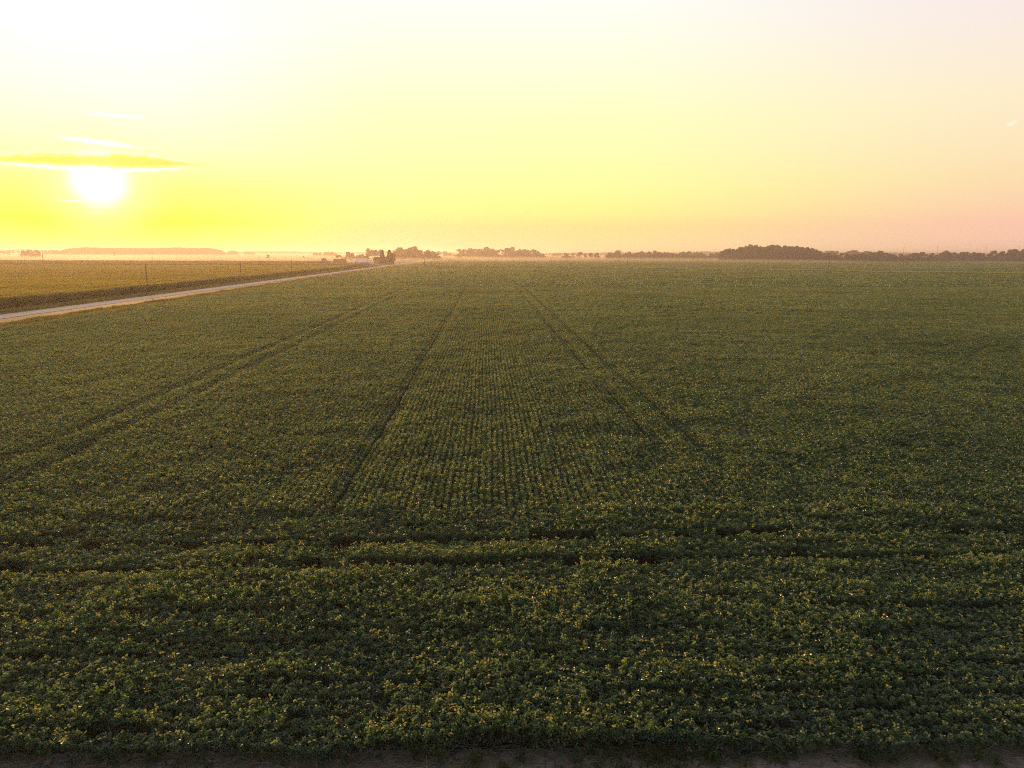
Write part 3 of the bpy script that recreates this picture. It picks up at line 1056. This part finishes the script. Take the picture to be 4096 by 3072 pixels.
tree('meadow_tree', 'edge', at(x, 1600), zat(x, yt, 1600), 'tiny faint tree just above the left end of the barn roof', 'tree', None, 1.2)
x, yt = Z4(285, 255)
tree('meadow_bush', 'edge', at(x, 1720), zat(x, yt, 1720), 'dark bush standing before the left end of the center grove', 'bush', None, .8)
x, yt = Z4(1130, 276)
tree('meadow_bush', 'bush', at(x, 1720), zat(x, yt, 1720), 'small bush before the center grove just above a pole top', 'bush', None, .8)
tree_row('hedge_tree', items(Z6, [
    (165, 168, 'edge'), (205, 156, 'edge'), (245, 175, 'edge'), (290, 180, 'edge'), (335, 186, 'edge'), (392, 180, 'edge', 1.2), (440, 205, 'bush', .5), (485, 197, 'edge'),
    (530, 190, 'edge'), (575, 184, 'edge'), (625, 175, 'edge'), (680, 168, 'edge', 1.1), (730, 170, 'edge'), (775, 176, 'edge'), (815, 156, 'edge'), (870, 176, 'edge', 1.1),
    (930, 190, 'edge'), (985, 186, 'edge', 1.1), (1030, 198, 'edge'), (1108, 177, 'edge', 1.1), (1150, 180, 'edge'), (1207, 168, 'edge', .9),
    (1262, 190, 'edge'), (1320, 178, 'edge', 1.05), (1388, 180, 'edge'), (1452, 153, 'tall', 1.4), (1478, 172, 'edge'), (1545, 173, 'edge', .9)]),
    1470, 'grey tree', 'in the line right of the dark wood', 'tree', 'tree line right of the dark wood', 12)
tree_row('hedge_tree', items(Z6, [(1612, 170, 'edge'), (1650, 168, 'edge', 1.1), (1700, 170, 'edge'), (1745, 175, 'edge'), (1790, 182, 'edge'), (1862, 192, 'edge', 1.1),
                                  (1905, 170, 'edge'), (1945, 155, 'edge', 1.1), (2015, 160, 'edge', 1.1), (2050, 185, 'edge'), (2092, 142, 'edge', 1.1), (2140, 143, 'edge', 1.1),
                                  (2190, 140, 'edge', 1.1), (2240, 150, 'edge'), (2290, 150, 'edge')]),
         1470, 'dusky tree', 'in the group at the right edge', 'tree', 'trees at the right edge', 12)
tree_row('back_tree', items(Z6, [(270, 155, 'round', 1.2), (335, 155, 'round', 1.1), (470, 160, 'edge'), (525, 149, 'edge', 1.2), (580, 163, 'edge'), (650, 158, 'round', 1.2),
                                 (800, 178, 'edge')]),
         2150, 'pale mauve tree', 'rising behind the right tree line', 'tree', 'pale trees behind the tree line', 15)
# the dark wood: a front rank to the ground and more crowns behind
prof = [Z5(*a) for a in ((1172, 185), (1195, 152), (1250, 126), (1310, 138), (1380, 114), (1430, 112), (1490, 91), (1540, 98), (1590, 116), (1640, 104), (1690, 88),
                         (1750, 101), (1820, 104), (1880, 110), (1930, 106), (1990, 112), (2060, 118), (2110, 140), (2150, 165), (2178, 190))]
px_, py_ = [p[0] for p in prof], [p[1] for p in prof]
for rank, (d0, drop, nn) in enumerate(((1425, 9, 24), (1450, 3, 26), (1485, 0, 26))):
    for i in range(nn):
        x = px_[0] + 4 + (px_[-1] - px_[0] - 8) * (i + .5 * (rank % 2)) / (nn - .5)
        d = d0 + random.uniform(-8, 8)
        yt = float(np.interp(x, px_, py_)) + drop * random.uniform(.3, 1.6) + random.uniform(-1, 2)
        tree('woodland_tree', 'edge', at(x, d), zat(x, yt, d) * 1.03, ('%s crown from the left in the front rank of the dark wood' % ORD[i]) if rank == 0 else
             'crown of the dark rounded wood rising behind its front rank', 'tree', 'trees of the dark rounded wood', random.uniform(.75, .95))
# undergrowth below the tree lines
def undergrowth(spans, label):
    r = np.random.default_rng(77)
    P, S = [], []
    for x0, x1, d, h, step in spans:
        for x in np.arange(x0, x1, step):
            p = at(x + r.uniform(-step, step), d + r.uniform(-12, 12))
            hh = h * r.uniform(.5, 1.25)
            P.append((p.x, p.y, 0)); S.append((hh * 1.3, hh * 1.3, hh))
    n = len(P)
    return plant('hedge_undergrowth', [c for c, _ in KINDS['bush']] + [c for c, _ in KINDS['edge']],
                 (np.array(P), np.array(S), r.uniform(0, 6.3, n)), label, 'undergrowth')


undergrowth([(2425, 2880, 1790, 14, 6), (2255, 2300, 1790, 8, 8), (1826, 2170, 2050, 13, 6), (3275, 3640, 1470, 13, 6), (3650, 4300, 1470, 10, 7), (1580, 1750, 1470, 12, 6)],
            'low undergrowth filling the feet of the tree lines')
# bushes in the mist
tree_row('field_bush', [Z4(a, b) + ('bush', w) for a, b, w in (
    (270, 324, .8), (405, 330, 1.0), (590, 327, .6), (628, 332, .6), (652, 324, .6), (740, 320, .8), (775, 328, .7), (937, 329, .6), (966, 327, .7),
    (1095, 331, .6), (1345, 333, .6), (1430, 334, .6), (1472, 328, .7), (1497, 331, .7), (1645, 326, .9), (1775, 336, .6), (1890, 331, .9), (2170, 334, .6), (2200, 329, .7))]
    + [Z5(a, b) + ('bush', w) for a, b, w in ((97, 258, .8), (118, 257, .7), (190, 254, .9), (317, 256, .8), (375, 260, .7), (670, 259, .7))],
    1143, 'bush', 'in the dotted row below the center groves', 'bush', 'dotted row of bushes', 6)


def weed_bank(items_, what, where, group):
    for i, (x, d, h, w) in enumerate(sorted(items_)):
        tree('weed_clump', 'bush', at(x, d), h, '%s %s from the left %s' % (ORD[i], what, where), 'weeds', group, w / h)


weed_bank([(1762, 640, .9, 5), (1880, 640, .8, 7), (2470, 655, .9, 4), (2571, 650, 1.1, 6), (2667, 650, 1.3, 8), (2845, 640, 1.2, 9), (2955, 632, 1.2, 3),
           (2994, 632, 1.3, 4), (3322, 655, 1.3, 6), (3590, 662, .9, 9), (3680, 508, 1.1, 3), (3722, 655, 1.4, 6), (3895, 508, .9, 4)],
          'low weed clump', 'along the lane at the field end', 'weed clumps along the lane')
x, d = 1358, 41170 * 14 / 14 / (1098 - yh(1358))
tree('roadside_bush', 'bush', Vector((FIELD_X0 - 1.5, 455, 0)), 2.0, 'single small green bush on the near verge of the road', 'bush', None, 1.1)
tree_row('verge_bush', [(597, 1166, 'bush', .9)], 247, 'low pale bush', 'at the foot of the nearest roadside pole', 'bush', None)


# ------------------------------------------------------------------ far woods as masses
def far_mass(name, prof, d, depth, step, label, seed, kinds=('edge',), wide=.9):
    r = np.random.default_rng(seed)
    xs, ys = [p[0] for p in prof], [p[1] for p in prof]
    meshes = [c for k in kinds for c, _ in KINDS[k]]
    P, S, Rz = [], [], []
    x = xs[0]
    while x < xs[-1]:
        for k in range(2):
            dd = d + depth * (k + r.random()) / 2
            xx = x + r.uniform(-step, step)
            yt = float(np.interp(xx, xs, ys)) + r.uniform(-.6, 1.6)
            h = max(zat(xx, yt, dd), 4.0)
            p = at(xx, dd)
            P.append((p.x, p.y, 0))
            w = wide * r.uniform(.85, 1.25) * max(h, 12)
            S.append((w, w, h))
            Rz.append(r.uniform(0, 6.3))
        x += step
    return plant(name, meshes, (np.array(P), np.array(S), np.array(Rz)), label, 'wood')


far_mass('distant_wood', [(245, 1001), (268, 994), (300, 990), (345, 987.5), (420, 990), (500, 991), (560, 991), (640, 990), (720, 988), (780, 991),
                          (832, 990), (862, 994), (885, 999), (898, 1007)], 2950, 180, 4.0,
         'long orange wood low on the horizon beneath the sun', 1)
far_mass('distant_wood', [(914, 1006), (922, 1002), (938, 1002), (948, 1006)], 3050, 60, 3.0, 'first small pale mass of trees right of the long orange wood', 2)
far_mass('distant_wood', [(980, 1009), (990, 1006), (1010, 1005), (1019, 1008)], 3300, 60, 3.0, 'second smaller pale mass of trees right of the long orange wood', 3)
far_mass('distant_wood', [(-60, 1001), (30, 999), (60, 996), (120, 996), (160, 1000), (240, 1002)], 4600, 120, 4.0,
         'very faint wooded rise behind the trees at the far left', 4)
far_mass('distant_wood', [(890, 1007), (1010, 1004), (1100, 1004), (1200, 1005), (1300, 1008), (1400, 1009), (1500, 1004), (1560, 1001), (1620, 1003), (1700, 1006), (1850, 1010)],
         4600, 120, 4.0, 'very faint band of woods on the horizon behind the farm', 5)
far_mass('distant_wood', [(2150, 1014), (2240, 1010), (2300, 1009), (2360, 1010), (2420, 1009), (2600, 1008), (2700, 1009), (2830, 1004), (2900, 1008), (3300, 1010), (3500, 1007),
                          (3620, 1010), (3900, 1013), (4200, 1014)], 3900, 150, 4.0,
         'pale mauve band of woods on the horizon behind the right tree lines', 6)
far_mass('distant_wood', [(2212, 1015), (2225, 1012), (2240, 1012), (2245, 1015)], 2900, 50, 3.0, 'small pale block of trees left of the short gappy tree row', 7)


# ------------------------------------------------------------------ poles
def utility_pole(x, d, ytop, label, arms=0, transformer=False, group=None, rad=.17, pos=None):
    p = pos or at(x, d)
    h = zat(x, ytop, d)
    e = bpy.data.objects.new('utility_pole', None)
    COL.objects.link(e)
    e.location = p
    e.rotation_euler = (0, 0, -SUN_AZ * 0)
    tag(e, label, 'pole', group)
    b = MB()
    b.tube((0, 0, -.3), (0, 0, h * .5), rad, rad * .82, 10)
    b.tube((0, 0, h * .5), (0, 0, h), rad * .82, rad * .62, 10)
    b.build('shaft', POLE, e)
    ins = [(0, 0, h)] if arms == 0 else []
    for k in range(arms):
        z = h - .35 - k * h * .17
        w = 1.25 if k == 0 else 1.05
        a = MB()
        a.box((-w, rad * .75, z - .07), (w, rad * .75 + .12, z + .07))
        a.tube((-w * .6, rad * .8, z - .08), (0, rad * .7, z - .75), .025, .025, 5)
        a.tube((w * .6, rad * .8, z - .08), (0, rad * .7, z - .75), .025, .025, 5)
        a.build('crossarm', POLE, e)
        ins += [(-w * .9, rad * .75 + .06, z + .07), (w * .9, rad * .75 + .06, z + .07)]
    if arms == 0:
        a = MB()
        a.box((-.3, -.05 - rad, h * .86), (.3, .05 - rad, h * .86 + .1))
        a.build('bracket', STEEL, e)
    for q in ins:
        a = MB()
        a.tube(q, (q[0], q[1], q[2] + .12), .03, .03, 6)
        a.tube((q[0], q[1], q[2] + .12), (q[0], q[1], q[2] + .26), .085, .05, 8)
        a.build('insulator', GLASSY, e)
    if transformer:
        a = MB()
        z = h * .46
        a.tube((-.62, 0, z), (-.62, 0, z + 1.05), .34, .34, 12)
        a.tube((-.62, 0, z + 1.05), (-.62, 0, z + 1.2), .34, .1, 12)
        t = a.build('transformer_can', STEEL, e)
        a = MB()
        a.box((-.32, -.06, z + .3), (-rad * .6, .06, z + .42))
        a.box((-.32, -.06, z + .7), (-rad * .6, .06, z + .82))
        a.build('hanger', STEEL, t)
    return e


PX = -112.6


def rp(y):
    """a spot on the far verge, its column and distance ahead"""
    p = Vector((PX, y, 0))
    d = p.dot(FWD)
    lo_, hi_ = -500.0, 2048.0
    for _ in range(40):
        m_ = (lo_ + hi_) / 2
        q = at(m_, d)
        if q.x < PX:
            lo_ = m_
        else:
            hi_ = m_
    return lo_, d, p


def find_y(x):
    lo_, hi_ = 50.0, 4000.0
    for _ in range(50):
        m_ = (lo_ + hi_) / 2
        if rp(m_)[0] < x:
            lo_ = m_
        else:
            hi_ = m_
    return lo_


for x, yt, lab, arms in ((577, 1055, 'tallest roadside pole standing nearest at the left before the corn', 0),
                         (958, 1045, 'second roadside pole from the left, rising out of the corn edge', 0),
                         (1163, 1040, 'third roadside pole from the left, plain and thin', 0),
                         (1303, 1028, 'fourth roadside pole from the left, standing left of the brown barn', 0),
                         (1426, 1028, 'pale based roadside pole in front of the white shed', 0),
                         (1497, 1028, 'roadside pole directly in front of the farmhouse left wall', 0),
                         (1562, 1034, 'short roadside pole in front of the broad dark spruce', 0),
                         (1608, 1040, 'last small roadside pole right of the two spruces', 0)):
    q = rp(find_y(x))
    utility_pole(x, q[1], yt, lab, arms, group='poles along the road', pos=q[2], rad=.15)
x, yt = 1469, 1023
utility_pole(x, 800, yt, 'darker pole with crossarms between the white shed and the farmhouse', 2)
utility_pole(1372, 960, 1023, 'short pole sticking up behind the right end of the barn roof', 0)
for i, (x, yt) in enumerate(((1697, 1027), (2104, 1035), (2512, 1036), (2919, 1042), (3320, 1037), (3721, 1044), (4122, 1046))):
    d = 655
    utility_pole(x, d, yt, ('lone dark pole right of the road end on the pole lane', 'second pole on the lane crossing the field end, below the center grove',
                            'third pole on the lane crossing the field end, below the hedgerow', 'fourth pole on the lane, before the left part of the dark wood',
                            'fifth pole on the lane, just right of the dark wood', 'faint sixth pole on the lane, far right of the dark wood',
                            'seventh pole of the lane at the right edge')[i], 0, group='poles along the field end lane', rad=.22)
utility_pole(168, 950, 1001, 'tall dark pole with crossarms and transformer at the far left', 3, True, rad=.38)
utility_pole(606, 930, 1029, 'small pole with a crossarm beyond the corn below the orange wood', 1, rad=.26)
utility_pole(1035, 930, 1023, 'pole beyond the corn just left of the ragged lone tree', 1, rad=.26)

# ------------------------------------------------------------------ farm buildings


def gable(name, mat, parent, x0, x1, y0, y1, ze, zr, over=.5, th=.18, axis='X'):
    """two sloping roof slabs over a box, ridge along axis"""
    b = MB()
    ym = (y0 + y1) / 2
    if axis == 'X':
        for sy, ya in ((-1, y0 - over), (1, y1 + over)):
            k = (zr - ze) / (ym - y0)
            zl = ze - k * over
            b.add([(x0 - over, ya, zl), (x1 + over, ya, zl), (x1 + over, ym, zr), (x0 - over, ym, zr),
                   (x0 - over, ya, zl + th), (x1 + over, ya, zl + th), (x1 + over, ym, zr + th), (x0 - over, ym, zr + th)],
                  [(0, 1, 2, 3), (4, 7, 6, 5), (0, 4, 5, 1), (1, 5, 6, 2), (2, 6, 7, 3), (3, 7, 4, 0)])
    return b.build(name, mat, parent)


def shell(name, mat, parent, x0, x1, y0, y1, ze, zr):
    """walls with gable ends"""
    ym = (y0 + y1) / 2
    b = MB()
    v = [(x0, y0, 0), (x1, y0, 0), (x1, y1, 0), (x0, y1, 0), (x0, y0, ze), (x1, y0, ze), (x1, y1, ze), (x0, y1, ze), (x0, ym, zr), (x1, ym, zr)]
    b.add(v, [(0, 1, 5, 4), (2, 3, 7, 6), (1, 2, 6, 9, 5), (3, 0, 4, 8, 7)])
    return b.build(name, mat, parent)


def building(name, pos, rot, label, cat):
    e = bpy.data.objects.new(name, None)
    COL.objects.link(e)
    e.location = pos
    e.rotation_euler = (0, 0, rot)
    return tag(e, label, cat)


def window(parent, x, y, z, w, h, mat=WALL_P):
    b = MB()
    t = .08
    for lo, hi in (((x - w / 2 - t, y - .06, z - t), (x + w / 2 + t, y - .003, z)), ((x - w / 2 - t, y - .06, z + h), (x + w / 2 + t, y - .003, z + h + t)),
                   ((x - w / 2 - t, y - .058, z), (x - w / 2, y - .003, z + h)), ((x + w / 2, y - .058, z), (x + w / 2 + t, y - .003, z + h))):
        b.box(lo, hi)
    wn = b.build('window', WHITE, parent)
    p = MB()
    p.box((x - w / 2, y - .03, z), (x + w / 2, y - .004, z + h))
    p.build('pane', PANE, wn)


# farmhouse
d = 850
xl, xr = at(1492, d).x, at(1545, d).x
w = xr - xl
e = building('farmhouse', at(1492, d), 0, 'pale farmhouse with steep dark roof half hidden by two spruces', 'house')
zr = zat(1505, 1028, d)
ze = zat(1505, 1039.5, d)
shell('wall', WALL_P, e, .4, w, 0, 9, ze, zr)
gable('roof', ROOF_D, e, .4, w, 0, 9, ze, zr, .45, .22)
ch = MB(); ch.box((w * .62, 4.0, zr - .6), (w * .62 + .8, 4.9, zr + 1.1)); ch.build('chimney', BARK, bpy.data.objects[e.children[1].name])
window(e, 3.0, 0, 1.2, 1.0, 1.5); window(e, 6.4, 0, 1.2, 1.0, 1.5); window(e, 3.0, 0, 3.9, .9, 1.3); window(e, 6.4, 0, 3.9, .9, 1.3)
# low white shed
d = 865
xl, xr = at(1414, d).x, at(1476, d).x
w = xr - xl
e = building('white_shed', at(1414, d), 0, 'long low white shed left of the farmhouse', 'shed')
zr, ze = zat(1445, 1041, d), zat(1445, 1048.5, d)
shell('wall', WHITE, e, .3, w - .3, 0, 12, ze, zr)
gable('roof', WHITE, e, .3, w - .3, 0, 12, ze, zr, .3, .12)
b = MB(); b.box((w * .28, -.09, 0), (w * .28 + 4.2, -.004, ze * .82)); b.build('sliding_door', WHITE, e)
e = building('white_fence', at(1478, 855), 0, 'short pale fence between the white shed and the farmhouse', 'fence')
fw = at(1491, 855).x - at(1478, 855).x
for i in range(5):
    b = MB(); b.box((fw * i / 4 - .07, -.07, 0), (fw * i / 4 + .07, .07, 1.75)); b.build('post', WHITE, e)
for z in (.5, 1.0, 1.5):
    b = MB(); b.box((-.1, -.12, z), (fw + .1, -.072, z + .24)); b.build('rail', WHITE, e)
# barn
d = 960
xl, xr = at(1328, d).x, at(1379, d).x
w = xr - xl
e = building('barn', at(1328, d), R(-4), 'brown roofed barn standing alone behind the corn', 'barn')
zr, ze = zat(1350, 1036.5, d), zat(1350, 1047, d)
shell('wall', WALL_B, e, .8, w - .8, 0, 11, ze, zr)
gable('roof', ROOF_B, e, .8, w - .8, 0, 11, ze, zr, .5, .15)
b = MB(); b.box((w * .42, -.1, 0), (w * .42 + 3.6, -.004, ze * .85)); b.build('sliding_door', WALL_B, e)
# boxes by the drive
for i, (x, lab) in enumerate(((1463, 'left of two small pale boxes beside the road before the crossarm pole'),
                              (1468, 'right of two small pale boxes beside the road before the crossarm pole'))):
    q = at(x, 690)
    e = building('roadside_box', q, 0, lab, 'mailbox')
    b = MB(); b.tube((0, 0, -.1), (0, 0, 1.1), .07, .07, 6); b.build('post', WHITE, e)
    b = MB(); b.box((-.3, -.45, 1.1), (.3, .45, 1.55)); b.tube((0, -.45, 1.55), (0, .45, 1.55), .298, .298, 12); b.build('case', WHITE, e)

# radio masts
for i, (x, yt, lab) in enumerate(((3613, 988, 'faintest thin radio mast above the right tree line, leftmost of four'), (3747, 985, 'second thin radio mast from the left above the right tree line'),
                                  (3943, 985, 'tallest looking thin radio mast above the right group of trees'), (4073, 984, 'thin radio mast nearest the right edge of the sky'))):
    d = 1760
    h = zat(x, yt, d)
    e = building('radio_mast', at(x, d), i * .7, lab, 'mast')
    b = MB()
    c3 = [Vector((math.cos(a) * .55, math.sin(a) * .55, 0)) for a in (0, 2.094, 4.189)]
    for c in c3:
        b.tube(c, c * .5 + Vector((0, 0, h)), .10, .07, 5)
    k = 0
    z = 0.0
    while z < h - 2:
        s0, s1 = 1 - .5 * z / h, 1 - .5 * (z + 2) / h
        for a in range(3):
            b.tube(c3[a] * s0 + Vector((0, 0, z)), c3[(a + 1) % 3] * s1 + Vector((0, 0, z + 2)), .045, .045, 3)
        z += 2
    b.build('lattice', STEEL, e)
    a = MB()
    for q in range(3):
        t = q * 2.094 + .4
        a.box((math.cos(t) * 1.1 - .15, math.sin(t) * 1.1 - .15, h - 2.2), (math.cos(t) * 1.1 + .15, math.sin(t) * 1.1 + .15, h - .2))
        a.tube((0, 0, h - 1.2), (math.cos(t) * 1.1, math.sin(t) * 1.1, h - 1.2), .06, .06, 4)
    a.build('antenna', STEEL, e)


# ------------------------------------------------------------------ weeds on the bare strip
def weed_mesh(seed):
    r = np.random.default_rng(seed)
    n = 70
    a = r.uniform(0, 6.3, n)
    q = np.abs(r.normal(0, .13, n))
    z = np.clip(r.uniform(.04, .34, n) * (1.1 - q * 1.6), .03, .5)
    P = np.stack([np.cos(a) * q, np.sin(a) * q, z], 1)
    d = np.stack([np.cos(a + r.normal(0, .7, n)), np.sin(a + r.normal(0, .7, n)), r.normal(.1, .4, n)], 1)
    N_ = unit(np.stack([np.zeros(n), np.zeros(n), np.ones(n)], 1) + r.normal(0, .4, (n, 3)))
    L = r.uniform(.05, .10, n)
    V = leaf_faces(P, d, N_, L, L * .5)
    me = quads_mesh('weed_leaves', V, np.repeat(np.clip(r.normal(.55, .2, n), 0, .92), 2), WEED)
    b = MB()
    for i in range(9):
        t = i * .7
        k = r.uniform(.05, .16)
        b.tube((0, 0, -.02), (math.cos(t) * k, math.sin(t) * k, r.uniform(.15, .32)), .006, .003, 4)
    return me, b.mesh('weed_stems', WEED)


wm = [weed_mesh(i) for i in range(5)]
spots = [(430, 3040), (610, 3052), (1305, 3045), (1390, 3060), (1670, 3028), (1760, 3055), (1900, 3062), (2080, 3050), (2300, 3058), (2620, 3050), (2850, 3060),
         (3440, 3035), (3475, 3058), (3560, 3052), (3745, 3040), (3790, 3055), (3905, 3048), (3985, 3062)]
for i, (x, y) in enumerate(spots):
    rr = ray(x, y)
    k = -H / rr.z
    e = building('weed_plant', (rr.x * k, rr.y * k, .03), i * 1.3, '%s leafy green weed from the left on the bare soil strip' % ORD[i], 'weed')
    e['group'] = 'weeds on the bare strip'
    s = random.uniform(.9, 1.6)
    e.scale = (s, s, s)
    for nm, me in zip(('foliage', 'stem'), wm[i % 5]):
        o = bpy.data.objects.new(nm, me)
        COL.objects.link(o)
        o.parent = e

# ------------------------------------------------------------------ air
hz = MB()
hz.box((-FAR - 60, -360, -1.0), (FAR + 60, FAR + 60, 37.0))
HZ, g, out = material('morning_haze')
HZ.cycles.volume_sampling = 'DISTANCE'
pv = g.n('ShaderNodeVolumePrincipled')
pv.inputs['Color'].default_value = (.95, .83, .74, 1)
pv.inputs['Density'].default_value = .00024
pv.inputs['Anisotropy'].default_value = .54
g.nt.links.new(pv.outputs[0], out.inputs['Volume'])
hb = hz.build('haze', HZ)
tag(hb, 'thin morning haze lying over the fields', 'haze', kind='stuff')

# low ground mist over the far fields
ms = MB()
ms.box((-FAR + 300, 960, .9), (560, FAR - 300, 5.0))
MS, g, out = material('ground_mist')
MS.cycles.volume_sampling = 'DISTANCE'
pv = g.n('ShaderNodeVolumePrincipled')
pv.inputs['Color'].default_value = (.92, .74, .52, 1)
pv.inputs['Density'].default_value = .0006
pv.inputs['Anisotropy'].default_value = .54
g.nt.links.new(pv.outputs[0], out.inputs['Volume'])
mo = ms.build('ground_mist', MS)
tag(mo, 'low bank of morning mist over the far fields', 'mist', kind='stuff')
